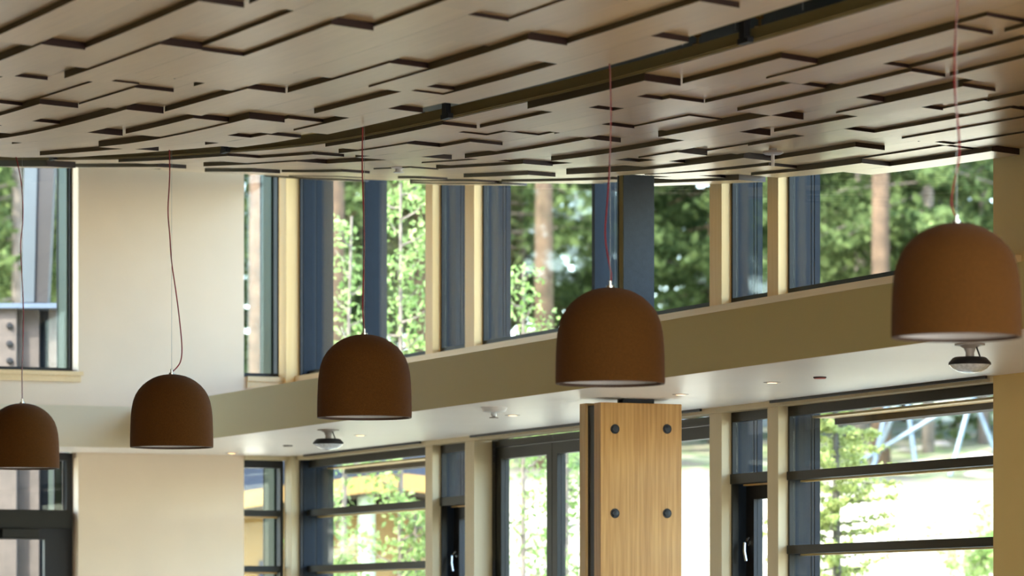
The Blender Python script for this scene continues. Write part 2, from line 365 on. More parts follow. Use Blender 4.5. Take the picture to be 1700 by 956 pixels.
for n, bb, lab in ((7, b2, 'narrow lower window with an opening sash, left of the folding doors'), (9, b4, 'narrow lower window with an opening sash, right of the folding doors')):
    r = bay(n, *bb, LH0, LH1, lab, transoms=((.908, .058),), lower=True, sash=True)
    t0, t1 = bb
    f = MB(); h1 = .846
    f.box(SW+.15, SW+.20, t1-.12, t1-.02, LH0+.05, h1); f.box(SW+.15, SW+.20, t0+.02, t0+.11, LH0+.05, h1)
    f.box(SW+.15, SW+.20, t0+.11, t1-.12, h1-.085, h1); f.box(SW+.15, SW+.20, t0+.11, t1-.12, LH0+.05, LH0+.14)
    sh = f.build('sash', 'black', r)
    MB().box(SW+.17, SW+.176, t0+.11, t1-.12, LH0+.14, h1-.085).build('pane', 'glass', sh)
    c = W(SW+.142, t1-.075, .505)
    hd = MB().tube([c+Vector((0, 0, .03)), c+US*-.012+Vector((0, 0, .02)), c+US*-.03+Vector((0, 0, 0)), c+US*-.035+UT*-.008+Vector((0, 0, -.05)), c+US*-.03+UT*-.02+Vector((0, 0, -.105))], .009, 8)
    hd.lathe([(.016, 0), (.016, .012)], c+US*-.004, 12, (UT, Vector((0, 0, 1)), US)); hd.build('handle', 'chrome', r, 'bright metal window handle')
# folding glass doors
r = struct(empty('door_1', W(SW+.15, 6.6, -EYE)), 'dark framed folding glass doors behind the timber column', 'door')
t0, t1 = b3
SD = SW+.13
f = MB(); f.box(SD, SD+.08, t1-.05, t1, -EYE, LH1); f.box(SD, SD+.08, t0, t0+.05, -EYE, LH1); f.box(SD, SD+.08, t0+.05, t1-.05, LH1-.045, LH1); f.build('door_frame', 'frame', r)
ed = [t1-.05, t_at(914, SD), t_at(1002, SD), 5.95, t0+.05]
for i in range(4):
    a, c = ed[i], ed[i+1]; hi = LH1-.052; w_ = .085
    f = MB(); f.box(SD+.01, SD+.07, a-w_, a-.004, -EYE+.02, hi); f.box(SD+.01, SD+.07, c+.004, c+w_, -EYE+.02, hi)
    f.box(SD+.01, SD+.07, c+w_, a-w_, hi-.075, hi); f.box(SD+.01, SD+.07, c+w_, a-w_, -EYE+.02, -EYE+.2)
    lf = f.build('door_leaf', 'frame', r); lf['_o'] = r['_o']
    g = MB().box(SD+.035, SD+.041, c+w_, a-w_, -EYE+.2, hi-.075); g.build('pane', 'glass', lf)
    if i in (0,):
        for hh in (1.12, .33):
            hb = MB()
            for k in range(3): hb.tube([W(SD-.006, a+.002, hh+.045*k), W(SD-.006, a+.002, hh+.045*k+.042)], .010, 10)
            hb.build('hinge', 'black', lf)
MB().box(SD+.085, SD+.115, t1-.03, t1+.1, -EYE, LH1+.03).build('outer_jamb', 'fin', r)
struct(MB().box(SD-.1, SD+.35, 1.58, 11.9, -EYE-.02, -EYE+.02).build('trim_27', 'black'), 'dark threshold strip along the window wall', 'threshold')

# back wall: corner window (upper, lower) and left window and door
TG = TB+.19
def backwin(n, s0, s1, h0, h1, label, transoms=(), lower=False, dz=0):
    root = struct(empty('window_%d' % n, W((s0+s1)/2, TG, h0)), label, 'window')
    TB_ = TB+dz; f = MB(); a = .02
    f.box(s1-a, s1, TB_+.085, TB_+.17, h0, h1); f.box(s0, s0+a, TB+.16, TB+.20, h0, h1)
    f.box(s0, s1-a, TB+.085, TB+.17, h0, h0+.028); f.box(s0, s1-a, TB+.085, TB+.17, h1-.055, h1); f.build('window_frame', 'black', root)
    MB().box(s0+a, s1-a, TB+.17, TB+.176, h0+.028, h1-.055).build('pane', 'glass', root)
    MB().box(s1-.035, s1+.04, TB+.18, TB+.40, h0, h1).build('outer_jamb', 'finback', root)
    MB().box(s1-.040, s1-.034, TB+.40, TB+.415, h0, h1).build('jamb_groove', 'black', root)
    for hh, th in transoms:
        MB().box(s0, s1-a*.5, TB+.07, TB+.15, hh-th, hh).build('transom', 'frame', root)
        MB().box(s0, s1-a, TB+.151, TB+.19, hh-th-.012, hh-th+.004).build('drip_edge', 'trimwood', root, 'pale drip edge')
    return root
M['finback'] = mat('foliage_tinted_cladding', (.022, .036, .022), .35, .4)  # green reflection of foliage put into the jamb colour
backwin(11, sR, 1.385, UH0, UH1, 'upper corner window on the back wall')
backwin(12, sR, 1.41, LH0, LH1, 'lower corner window on the back wall', transoms=((.895, .045), (.478, .045), (.06, .045)))
backwin(13, -2.6, sL, UH0, UH1, 'tall upper window at the left edge', dz=.065)
# left door below, with its transom light
s_frame = sL
r = struct(empty('door_2', W(-1.2, TB+.15, -EYE)), 'dark glazed door with a transom light at the left edge', 'door')
s1 = sL-.012
f = MB(); f.box(s1-.035, sL-.001, TB+.14, TB+.24, -EYE, 1.3); f.box(-2.6, s1-.035, TB+.10, TB+.22, 1.245, 1.3); f.build('door_frame', 'black', r)
MB().box(-2.6, s1-.02, TB+.06, TB+.17, .745, .878).build('transom', 'frame', r)
MB().box(s1-.095, s1-.037, TB+.24, TB+.40, .878, 1.245).build('outer_jamb', 'finback', r)
MB().box(s1-.105, s1-.096, TB+.22, TB+.25, .878, 1.245).build('jamb_groove', 'black', r)
MB().box(-2.6, s1-.035, TB+.18, TB+.186, .878, 1.245).build('pane', 'glass', r)
f = MB(); f.box(s1-.21, s1-.036, TB+.11, TB+.17, -EYE+.02, .745); f.box(-1.35, -1.18, TB+.11, TB+.17, -EYE+.02, .745); f.box(-1.18, s1-.21, TB+.11, TB+.17, .66, .745); f.box(-1.18, s1-.21, TB+.11, TB+.17, -EYE+.02, -EYE+.3)
lf = f.build('door_leaf', 'black', r)
MB().box(-1.18, s1-.21, TB+.135, TB+.141, -EYE+.3, .66).build('pane', 'glass', lf)
c0, c1 = s_at(6, TB), s_at(67, TB)
MB().box(c0, c1, TB+.03, TB+.10, .672, .735).box(c0-.02, c1, TB+.035, TB+.095, .664, .671).build('door_closer', 'frame', r, bevel=.004)
struct(MB().box(-2.6, sL, TB+.05, TB+.3, -EYE-.02, -EYE+.015).build('trim_28', 'black'), 'dark threshold of the left door', 'threshold')
# ================================================================== TIMBER CANOPIES
KS = .439            # the panels' ends are cut on the skew
def slab(s0, s1, ta, tb, d0, d1, step=.5):
    "a curved board following the canopy: underside at H-d0, top at H-d1, ends skewed"
    b = MB(); n = max(1, int(math.ceil((tb-ta)/step)))
    rows = []
    for i in range(n+1):
        t = ta+(tb-ta)*i/n; q = t+KS*(s1-s0)
        rows.append([W(s0, t, H(t)-d0), W(s1, q, H(q)-d0), W(s1, q, H(q)-d1), W(s0, t, H(t)-d1)])
    for rr in rows: b.v += rr
    for i in range(n):
        k = 4*i; m_ = k+4
        for j in range(4): b.f.append([k+j, k+(j+1) % 4, m_+(j+1) % 4, m_+j])
    b.f.append([3, 2, 1, 0]); k = 4*n; b.f.append([k, k+1, k+2, k+3])
    return b
PLATES_L = [(0, -2.07, 0.3, 0.0195), (0, 0.73, 1.97, 0.0195), (0, 2.34, 3.29, 0.013), (1, -2.94, -1.27, 0.0195), (1, -0.16, -0.03, 0.013), (1, -0.03, 1.12, 0.0195), (1, 1.47, 2.19, 0.013), (1, 2.49, 2.97, 0.013), (1, 3.95, 5.54, 0.0195), (2, -1.84, -0.12, 0.026), (2, 1.42, 3.76, 0.026), (3, -2.86, -1.54, 0.0065), (3, -0.9, 0.32, 0.0195), (3, 1.61, 2.64, 0.0195), (4, -2.24, -0.33, 0.013), (4, 0.25, 1.39, 0.0195), (4, 2.59, 3.91, 0.026), (5, -2.91, -2.41, 0.013), (5, -2.41, 0.35, 0.013), (5, 1.31, 2.57, 0.026), (5, 2.57, 3.62, 0.026), (6, -1.9, -0.01, 0.026), (6, 0.53, 1.36, 0.013), (6, 2.26, 3.09, 0.013), (7, -2.71, -2.03, 0.013), (7, -2.03, -0.99, 0.013), (7, -0.99, -0.13, 0.026), (7, 0.37, 1.27, 0.0065), (7, 1.27, 2.35, 0.026), (7, 2.35, 2.54, 0.0065), (8, -2.63, -2.16, 0.013), (8, -1.1, 0.19, 0.026), (8, 1.45, 2.03, 0.013), (9, -2.2, -0.24, 0.0195), (9, 0.34, 0.94, 0.013), (10, -0.89, 0.18, 0.026), (11, -2.23, -0.86, 0.0195)]
PLATES_R = [(0, -0.89, 0.35, 0.026), (0, 1.36, 2.94, 0.013), (0, 4.45, 6.41, 0.013), (0, 7.88, 9.08, 0.0325), (1, -1.73, -0.81, 0.0195), (1, -0.25, 0.15, 0.013), (1, 0.27, 1.42, 0.013), (1, 1.75, 2.32, 0.0065), (1, 2.36, 3.32, 0.0195), (1, 3.71, 5.26, 0.013), (2, -3.01, -2.78, 0.013), (2, -2.78, -1.17, 0.026), (2, -0.23, 1.35, 0.013), (2, 1.61, 2.06, 0.0065), (2, 2.06, 3.64, 0.0195), (2, 4.55, 6.13, 0.0195), (2, 6.99, 8.7, 0.0195), (3, -3.17, -2.77, 0.026), (3, -1.72, -1.12, 0.013), (3, -0.98, -0.14, 0.013), (3, 0.97, 1.52, 0.013), (3, 1.52, 2.65, 0.0065), (3, 3.25, 3.84, 0.0195), (3, 3.84, 5.38, 0.0195), (4, -2.81, -1.64, 0.013), (4, -1.64, -0.03, 0.026), (4, 0.47, 1.07, 0.0065), (4, 1.59, 3.17, 0.0195), (4, 8.81, 9.71, 0.0065), (5, -2.45, -1.58, 0.026), (5, -0.71, -0.23, 0.0195), (5, 0.06, 1.26, 0.026), (5, 3.47, 4.31, 0.0065), (5, 7.1, 8.01, 0.0195), (6, -2.09, -1.31, 0.013), (6, -1.31, -0.16, 0.026), (6, 0.82, 1.34, 0.026), (6, 1.34, 3.03, 0.0195), (6, 3.4, 4.63, 0.0195), (6, 5.03, 5.6, 0.0065), (6, 6.12, 7.17, 0.013), (7, -0.47, 0.02, 0.013), (7, 0.02, 0.88, 0.013), (7, 1.95, 2.41, 0.026), (7, 2.78, 4.14, 0.013), (8, -1.29, -0.77, 0.013), (8, -0.74, -0.31, 0.0065), (8, 0.58, 0.83, 0.013), (8, 0.83, 1.59, 0.013), (8, 1.59, 2.05, 0.0065), (8, 2.66, 3.17, 0.013), (9, -0.6, 0.69, 0.013), (9, 2.07, 4.29, 0.026), (9, 4.83, 5.79, 0.0195), (10, -0.56, 0.8, 0.0195), (10, 1.27, 2.15, 0.0195), (10, 7.0, 7.4, 0.013), (10, 8.48, 9.41, 0.0065), (11, 0.97, 1.03, 0.0065), (11, 2.64, 3.04, 0.013), (11, 3.04, 4.18, 0.013), (12, 0.16, 1.08, 0.0065), (12, 1.15, 2.01, 0.0065), (12, 2.01, 3.28, 0.026), (12, 3.93, 4.56, 0.013), (12, 5.06, 6.74, 0.013), (12, 7.19, 8.28, 0.013), (13, 1.06, 2.62, 0.026), (13, 3.86, 5.35, 0.026), (13, 6.0, 6.73, 0.0065), (13, 7.24, 8.82, 0.0195), (13, 10.05, 11.71, 0.013)]
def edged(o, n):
    "shade of the step faces put into the colours: long sides olive brown, cut ends red brown"
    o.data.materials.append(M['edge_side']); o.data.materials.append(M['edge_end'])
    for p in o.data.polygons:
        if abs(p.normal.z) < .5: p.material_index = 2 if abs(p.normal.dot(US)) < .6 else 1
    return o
def canopy(name, label, s_org, pitch, sign, strips, plates, tn, tf):
    root = tag(empty(name, W(s_org, 0, H(0))), label, 'ceiling canopy')
    for k in strips:
        a = s_org+sign*pitch*k
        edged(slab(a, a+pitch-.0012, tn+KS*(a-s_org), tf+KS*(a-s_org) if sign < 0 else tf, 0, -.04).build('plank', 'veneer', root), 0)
    for k, t0, t1, D in plates:
        a = s_org+sign*pitch*k
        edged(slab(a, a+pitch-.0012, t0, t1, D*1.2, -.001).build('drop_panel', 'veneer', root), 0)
    return root
rl = random.Random(3)
extraL = [(k, -9+rl.random()*5, 0, .0065*rl.randint(1, 4)) for k in range(2, 16)]
extraL = [(k, a, a+.6+rl.random()*1.4, d) for k, a, _, d in extraL]
CL = canopy('ceiling_canopy', 'left timber ceiling canopy of stepped planks the pendants hang from', -2.19, .212, -1, range(0, 20), PLATES_L+[(k, a, min(b_, -3.2), d) for k, a, b_, d in extraL if a < -3.6], -10, 7.4)
CR = canopy('ceiling_canopy', 'right timber ceiling canopy of stepped planks along the window wall', -1.66, .2175, 1, range(0, 14), PLATES_R, -9.6, 11.5)
# side channel of the right canopy, facing the dark gap
def channel(s0, s1, ta, tb, lo, hi, step=.5):
    b = MB(); n = int((tb-ta)/step); rows = []
    for i in range(n+1):
        t = ta+(tb-ta)*i/n; b.v += [W(s0, t, H(t)+lo), W(s1, t, H(t)+lo), W(s1, t, H(t)+hi), W(s0, t, H(t)+hi)]
    for i in range(n):
        k = 4*i; m_ = k+4
        for j in range(4): b.f.append([k+j, k+(j+1) % 4, m_+(j+1) % 4, m_+j])
    b.f.append([3, 2, 1, 0]); k = 4*n; b.f.append([k, k+1, k+2, k+3]); return b
channel(-1.675, -1.6615, -9, 11.5, .002, .056).build('side_channel', 'beam', CR, 'olive side channel')
channel(-1.6845, -1.676, -9, 11.5, .008, .012).build('channel_lip', 'beam', CR)
channel(-1.978, -1.972, -9.5, 7.2, .000, .04).build('side_channel', 'beam', CL)
for tb in (-5.05, -1.90, 1.23, 4.40, 7.63):
    x = MB(); hb = H(tb)
    x.box(-1.712, -1.686, tb-.035, tb+.015, hb+.018, hb+.30); x.box(-1.712, -1.686, tb-.065, tb+.03, hb-.004, hb+.018)
    x.build('hanger_bracket', 'black', CR, 'black steel hanger bracket')
for tb in (-4.1, -3.2, -2.75, -2.3, -1.71, -1.22, -1.04, -.53, -.32, .26, .42, 1.9, 2.6):
    MB().tube([W(-1.64, tb, H(tb)+.08), W(-1.64, tb, H(tb)+.48)], .0022, 6).build('suspension_wire', 'cable', CR)
# sprinklers glinting in the gap
for px, py in ((1158, 62), (1261, 38)):
    t = t_at(px, -1.55); c = W(-1.55, t, H(t)+.10)
    o = tag(empty('fire_sprinkler', c), 'small brass sprinkler in the dark gap between the canopies, ' + ('left' if px < 1200 else 'right') + ' of the two', 'sprinkler')
    MB().lathe([(.008, .12), (.008, .05), (.016, .045), (.016, .030), (.006, .025), (.006, .0), (.022, -.003), (.022, -.007)], c, 14).build('nozzle', 'brass', o)
    MB().tube([c+Vector((0, 0, .12)), c+Vector((0, 0, .38))], .012, 8).build('drop_pipe', 'black', o)
b = MB(); c = W(0, 0, 0)
t = t_at(1283, .25); c = W(.25, t, H(t)-.030)
o = tag(empty('smoke_detector', c), 'small round detector with a stem under the right canopy', 'detector')
MB().lathe([(.02, .03), (.02, .002), (.050, 0), (.052, -.010), (.040, -.016)], c, 24).build('disc', 'greyp', o)
MB().tube([c+Vector((.0, 0, -.014)), c+Vector((.0, 0, -.075))], .009, 10).build('probe', 'whitep', o)
t = t_at(662, -.36); c = W(-.36, t, H(t)-.006)
o = tag(empty('fire_sprinkler', c), 'small white sprinkler under the right canopy near the back', 'sprinkler')
MB().lathe([(.045, .01), (.045, 0), (.02, -.008), (.02, -.02), (.03, -.022), (.03, -.028)], c, 20).build('nozzle', 'whitep', o)

# ================================================================== STEEL AND TIMBER COLUMN
SC0, SC1, TC0, TC1 = .600, .788, 4.17, 4.26
root = tag(empty('timber_clad_column', W(.68, 4.2, -EYE)), 'column of two bolted fir boards around a dark steel post', 'column', kind='thing')
hc = 2.565; hb = 1.272
f = MB(); f.box(SC0, SC1, TC0, TC0+.012, hb-.01, hc); f.box(SC0, SC1, TC1-.012, TC1, hb-.01, hc); f.box(SC0+.018, SC1-.018, TC0+.012, TC1-.012, hb-.01, hc)
f.build('steel_post', 'steel', root, 'dark blue steel post')
f = MB()
for k in range(5): f.box(SC0+.004, SC0+.016, TC0+.016+k*.013, TC0+.022+k*.013, 1.6, hc)
f.build('post_ribs', 'beam', root)
q0, q1 = s_at(997, 4.08), s_at(1132, 4.08)
hb = 1.272
MB().box(q0, q1, 4.08, 4.17, -EYE, hb).build('cladding_board', 'fir', root, 'front fir board', bevel=.004)
MB().box(q0-.01, q1-.01, 4.26, 4.345, -EYE, hb+.004).build('cladding_board', 'fir_side', root, 'rear fir board', bevel=.004)
MB().box(q0+.004, q1-.008, 4.172, 4.258, -EYE, hb-.012).build('steel_core', 'black', root)
up = Vector((0, 0, 1))
for px in (1021, 1107.5):
    for py in (712, 852, 992, 1132):
        s = s_at(px, 4.08); P_ = W(s, 4.08, 0); h = (1045-py)/6600*P_.y
        c = W(s, 4.0785, h)
        bo = MB().lathe([(.027, .001), (.027, -.0015), (.0215, -.0016), (.0215, -.001)], c, 32, (US, up, UT)).build('bolt', 'black', root)
        MB().lathe([(.020, -.001), (.020, -.006), (.012, -.0085)], c, 6, (US, up, UT)).build('bolt_head', 'steel', bo)
        bo['_o'] = root['_o']

# ================================================================== PENDANT LAMPS
R0 = .225
PROF = [(1.0, 0), (1.003, .05), (1.0, .15), (.995, .28), (.985, .42), (.965, .53), (.93, .63), (.875, .715), (.80, .785), (.70, .85), (.58, .905), (.45, .948), (.33, .975), (.20, .992), (.09, 1.0), (.03, 1.001)]
HL = .395
lamps = [
 (1588, 1.010, 'nearest and largest pendant lamp, blurred, at the right edge', [(1580.5, 366), (1580, 345), (1580, 325), (1585, 300), (1593, 262), (1593, 235), (1589, 190), (1585, 150), (1585, 100), (1586, 60), (1590, 0), (1592, -120)]),
 (1013, 1.012, 'dome pendant lamp in front of the steel and timber column', [(1014, 477), (1016, 462), (1012, 440), (1007, 415), (1004, 385), (1007, 350), (1010, 310), (1012, 280), (1014, 220), (1014, 150), (1012, 102)]),
 (605, 1.009, 'middle dome pendant lamp hanging before the blue clerestory mullions', [(603, 557), (605, 545), (602, 520), (602, 500), (604, 450), (605, 400), (604, 350), (602, 310), (601, 260), (602, 211)]),
 (285, .990, 'dome pendant lamp before the cream back wall, its red cord bowed', [(287, 620), (297, 608), (302, 592), (302, 570), (298, 530), (293, 490), (284, 432), (282, 390), (278, 352), (281, 310), (282, 280), (281, 245)]),
 (37, .982, 'leftmost dome pendant lamp cut by the left edge of the frame', [(37, 667), (36, 620), (38, 570), (39, 510), (37, 470), (34, 415), (34, 400), (38, 372), (38, 330), (34, 290), (25, 254)]),
]
for px, hr, lab, cpts in lamps:
    t = t_at(px, -2.0); c = W(-2.0, t, hr)
    root = tag(empty('pendant_lamp', c), lab, 'pendant lamp', 'row of dome pendant lamps')
    outer = [(r_*R0, z_*HL) for r_, z_ in PROF]
    inner = [(max(.001, r_*R0-.007), z_*HL-.008 if z_ > .3 else z_*HL) for r_, z_ in PROF]
    b = MB(); b.lathe([(R0-.006, .0)]+outer+[(.001, HL)], c, 72); b.f = b.f[:-2]; shd = b.build('shade', 'shade', root)
    b = MB(); b.lathe([(r_-.001, z_) for r_, z_ in inner[0:1]]+inner[1:], c, 72); b.f = b.f[:-2]; b.build('shade_lining', 'shade_in', shd, 'white inner lining')
    rg = [(R0-.011, -.002), (R0-.001, -.002), (R0-.0005, .001), (R0-.0085, .001), (R0-.0085, .009), (R0-.011, .009)]
    MB().lathe(rg, c, 72, close=True).build('rim', 'rim', shd)
    top = c+Vector((0, 0, HL))
    MB().lathe([(.016, -.004), (.016, .008), (.007, .010), (.007, .028), (.003, .030)], top, 16).build('cable_grip', 'chrome', root)
    MB().tube([top+Vector((0, 0, .02)), Vector((top.x, top.y, EYE+H(t)+.04))], .0011, 6).build('suspension_cable', 'cable', root)
    hs = H(t)
    pts = [Vector(((x-850)/6600*c.y, c.y+.004, EYE+(1045-y)/6600*c.y)) for x, y in cpts]
    pts[0] = top+Vector((0, .004, .012))
    # smooth the cord
    cv = bpy.data.curves.new('cord', 'CURVE'); cv.dimensions = '3D'; cv.bevel_depth = .0033; cv.bevel_resolution = 2; cv.resolution_u = 6
    sp = cv.splines.new('NURBS'); sp.points.add(len(pts)-1)
    for i, p in enumerate(pts): sp.points[i].co = (*(p-c), 1)
    sp.order_u = 3; sp.use_endpoint_u = True
    cv.materials.append(M['cord'])
    tmp = bpy.data.objects.new('cord_curve', cv); COL.objects.link(tmp)
    dg = bpy.context.evaluated_depsgraph_get(); me = bpy.data.meshes.new_from_object(tmp.evaluated_get(dg)); bpy.data.objects.remove(tmp)
    me.materials.clear(); me.materials.append(M['cord'])
    o = bpy.data.objects.new('cord', me); COL.objects.link(o); o.parent = root; o['label'] = 'red fabric cord'
    b = MB().lathe([(.03, .30), (.03, .24), (.045, .20), (.055, .16), (.05, .11), (.03, .085), (.001, .08)], c, 24); lh = MB().tube([c+Vector((0, 0, .30)), c+Vector((0, 0, HL-.01))], .025, 16).build('lamp_holder', 'whitep', root); b.build('bulb', 'whitep', lh)

# ================================================================== ON THE SOFFIT
HS = 1.30
def emergency(px, py, sc, lab):
    Z = HS*6600/(1045-py); x = (px-850)/6600*Z; c = Vector((x, Z, EYE+HS))
    root = tag(empty('emergency_light', c), lab, 'emergency light', 'emergency lights under the soffit')
    MB().lathe([(.115*sc, 0), (.115*sc, -.006), (.09*sc, -.008)], c, 32).build('mounting_plate', 'greyp', root)
    MB().lathe([(.080*sc, -.008), (.045*sc, -.020), (.032*sc, -.040), (.034*sc, -.066)], c, 24).build('neck', 'greyp', root)
    MB().lathe([(.115*sc, -.060), (.130*sc, -.064), (.160*sc, -.084), (.163*sc, -.094), (.150*sc, -.096)], c, 40).build('housing', 'black', root); hs_ = root.children[-1]
    MB().lathe([(.155*sc, -.095), (.130*sc, -.112), (.085*sc, -.126), (.03*sc, -.132), (.002, -.133)], c, 40).build('diffuser', 'lens', hs_, 'clear glossy diffuser')
    MB().tube([c+Vector((.045*sc, -.02, -.012)), c+Vector((.075*sc, -.02, -.062))], .004, 6).build('tether', 'black', root)
emergency(545, 713, .62, 'emergency light with clear dome under the soffit, left')
emergency(1610, 571, .60, 'emergency light with clear dome under the soffit, below the right pendant')
Z = HS*6600/(1045-676); c = Vector(((820-850)/6600*Z, Z, EYE+HS))
o = tag(empty('ceiling_detector', c), 'white round detector base with a small glass head', 'detector')
MB().lathe([(.078, 0), (.078, -.006), (.066, -.026), (.05, -.030)], c, 36).build('base', 'whitep', o)
MB().lathe([(.012, -.028), (.017, -.034), (.019, -.042), (.015, -.052), (.004, -.056)], c, 20).build('sensor_head', 'lens', o)
MB().lathe([(.004, -.055), (.027, -.060), (.027, -.064)], c, 20).build('deflector', 'greyp', o)
for px, py, wh in ((598, 722.5, 'just right of the left emergency light'), (851, 689, 'just right of the white detector'), (1130, 654.5, 'right of the timber column head'), (1282, 634.5, 'left of the red sprinkler cap'), (385, 752, 'nearest the back wall')):
    Z = HS*6600/(1045-py); c = Vector(((px-850)/6600*Z, Z, EYE+HS))
    o = tag(empty('downlight', c), 'small recessed downlight glowing orange, ' + wh, 'downlight', 'small downlights in the soffit')
    MB().lathe([(.046, .0), (.046, -.002), (.026, -.0035)], c, 28).build('trim_ring', 'greyp', o)
    MB().lathe([(.025, -.003), (.025, -.0042)], c, 20).build('lens', 'glow', o, 'glowing orange lens')
for px, py, cl, wh in ((478, 739, 'greyp', 'grey concealed sprinkler cap near the back corner'), (1361, 625.5, 'signred', 'dark red sprinkler cap left of the right emergency light')):
    Z = HS*6600/(1045-py); c = Vector(((px-850)/6600*Z, Z, EYE+HS))
    o = tag(empty('concealed_sprinkler', c), wh, 'sprinkler')
    MB().lathe([(.034, 0), (.034, -.006)], c, 24).build('collar', 'brown', o)
    MB().lathe([(.030, -.006), (.030, -.010)], c, 24).build('cover', cl, o)

# ================================================================== OUTSIDE
def gz(x, y):
    a = max(0, y-35)
    z = .155*min(a, 29)+.075*max(0, a-29)
    return z+.10*sin(x*.7+y*.31)*min(1, a/5)+.05*sin(x*2.1-y*.9)*min(1, a/5)-.12
g, nt, bs = new_mat('sandy_slope'); L = nt.links.new
pos = nt.nodes.new('ShaderNodeNewGeometry'); no = nt.nodes.new('ShaderNodeTexNoise'); no.inputs['Scale'].default_value = .5; no.inputs['Detail'].default_value = 8
L(pos.outputs['Position'], no.inputs['Vector'])
rp = nt.nodes.new('ShaderNodeValToRGB'); e = rp.color_ramp.elements
e[0].position = .30; e[0].color = (.20, .21, .09, 1); e[1].position = .44; e[1].color = (.44, .38, .26, 1)
x = rp.color_ramp.elements.new(.7); x.color = (.56, .51, .40, 1)
L(no.outputs[0], rp.inputs[0])
# forest floor beyond the clearing
sx = nt.nodes.new('ShaderNodeSeparateXYZ'); L(pos.outputs['Position'], sx.inputs[0])
mr = nt.nodes.new('ShaderNodeMapRange'); mr.inputs[1].default_value = 58; mr.inputs[2].default_value = 62; L(sx.outputs['Y'], mr.inputs[0])
n3 = nt.nodes.new('ShaderNodeTexNoise'); n3.inputs['Scale'].default_value = 1.1; n3.inputs['Detail'].default_value = 6; L(pos.outputs['Position'], n3.inputs['Vector'])
r3 = nt.nodes.new('ShaderNodeValToRGB'); r3.color_ramp.elements[0].position = .42; r3.color_ramp.elements[0].color = (.05, .04, .025, 1); r3.color_ramp.elements[1].position = .62; r3.color_ramp.elements[1].color = (.24, .19, .13, 1)
x = r3.color_ramp.elements.new(.52); x.color = (.07, .11, .025, 1)
L(n3.outputs[0], r3.inputs[0])
mx = nt.nodes.new('ShaderNodeMix'); mx.data_type = 'RGBA'; L(mr.outputs[0], mx.inputs[0]); L(rp.outputs[0], mx.inputs[6]); L(r3.outputs[0], mx.inputs[7]); L(mx.outputs[2], bs.inputs['Base Color'])
bs.inputs['Roughness'].default_value = .95
b = MB(); nx, ny = 60, 90
for j in range(ny+1):
    for i in range(nx+1):
        X = -60+2*i; Y = 19+1.6*j if False else 33.2+1.4*j
        b.v.append(Vector((X, Y, gz(X, Y))))
for j in range(ny):
    for i in range(nx): a = j*(nx+1)+i; b.f.append([a, a+1, a+nx+2, a+nx+1])
struct(b.build('ground', g), 'sunlit sandy slope rising into the woods', 'ground')
b = MB(); b.wbox(-60, 60, -60, 33.2, -.5, -.13); struct(b.build('ground', g), 'level ground around the hall', 'ground')

def leaves(b, c, rad, n, size, rnd, squash=.6):
    for _ in range(n):
        while True:
            p = Vector((rnd.uniform(-1, 1), rnd.uniform(-1, 1), rnd.uniform(-1, 1)))
            if p.length < 1: break
        p = Vector((p.x*rad, p.y*rad, p.z*rad*squash))+c
        a = Vector((rnd.gauss(0, 1), rnd.gauss(0, 1), rnd.gauss(0, 1))).normalized(); q = a.orthogonal().normalized(); q.rotate(Matrix.Rotation(rnd.random()*6.3, 3, a)); r_ = a.cross(q)
        s_ = size*rnd.uniform(.6, 1.3); k = len(b.v)
        b.v += [p-q*s_, p-r_*s_*.55, p+q*s_, p+r_*s_*.55]; b.f.append([k, k+1, k+2, k+3])
def raw(b, name, m):
    me = bpy.data.meshes.new(name); me.from_pydata(b.v, [], b.f); me.materials.append(M[m]); 
    if b.sm:
        for p in me.polygons: p.use_smooth = True
    return me
def link(me, name, parent): o = bpy.data.objects.new(name, me); COL.objects.link(o); o.parent = parent; return o
# three kinds of conifer, each crown and trunk a mesh shared by its copies
def conifer_meshes(seed, h, first, spread, nb, nl, size, lm, trunk_r, tm):
    rnd = random.Random(seed); tr = MB(); tr.tube([(0, 0, -.8), (0, 0, h*.25), (.03, 0, h*.5), (0, .04, h*.75), (0, 0, h)], trunk_r, 12, trunk_r*.25)
    fo = MB()
    for i in range(nb):
        z = first+(h-first)*(i/nb)**.9; L_ = spread*(1-.75*(i/nb))*rnd.uniform(.6, 1.15); az = rnd.random()*2*pi
        d = Vector((cos(az), sin(az), rnd.uniform(-.35, .1)))
        tr.tube([(0, 0, z), d*L_*.5+Vector((0, 0, z)), d*L_+Vector((0, 0, z-.1*L_))], .022, 5, .006)
        for k in range(5):
            u = .3+.17*k
            leaves(fo, d*(L_*u)+Vector((0, 0, z-.1*L_*u)), .16+.34*L_*.35, nl, size, rnd, .5)
    return raw(tr, 'trunk', tm), raw(fo, 'foliage', lm)
kinds = [
    conifer_meshes(1, 17, 2.8, 2.6, 60, 28, .07, 'leaf_a', .15, 'bark'),
    conifer_meshes(2, 15, 1.6, 3.0, 110, 44, .11, 'leaf_b', .14, 'bark'),
    conifer_meshes(3, 19, 6.2, 2.2, 44, 26, .07, 'leaf_a', .17, 'bark'),
    conifer_meshes(4, 16, 2.8, 2.9, 95, 40, .10, 'leaf_a', .11, 'barkp'),
]
def conifer(k, x, y, rz, lab, sc=1):
    o = tag(empty('pine_tree', (x, y, gz(x, y))), lab, 'tree', 'conifers on the slope outside')
    o.rotation_euler.z = rz; o.scale = (sc, sc, sc)
    link(kinds[k][0], 'trunk', o); link(kinds[k][1], 'foliage', o); return o
rt = random.Random(11)
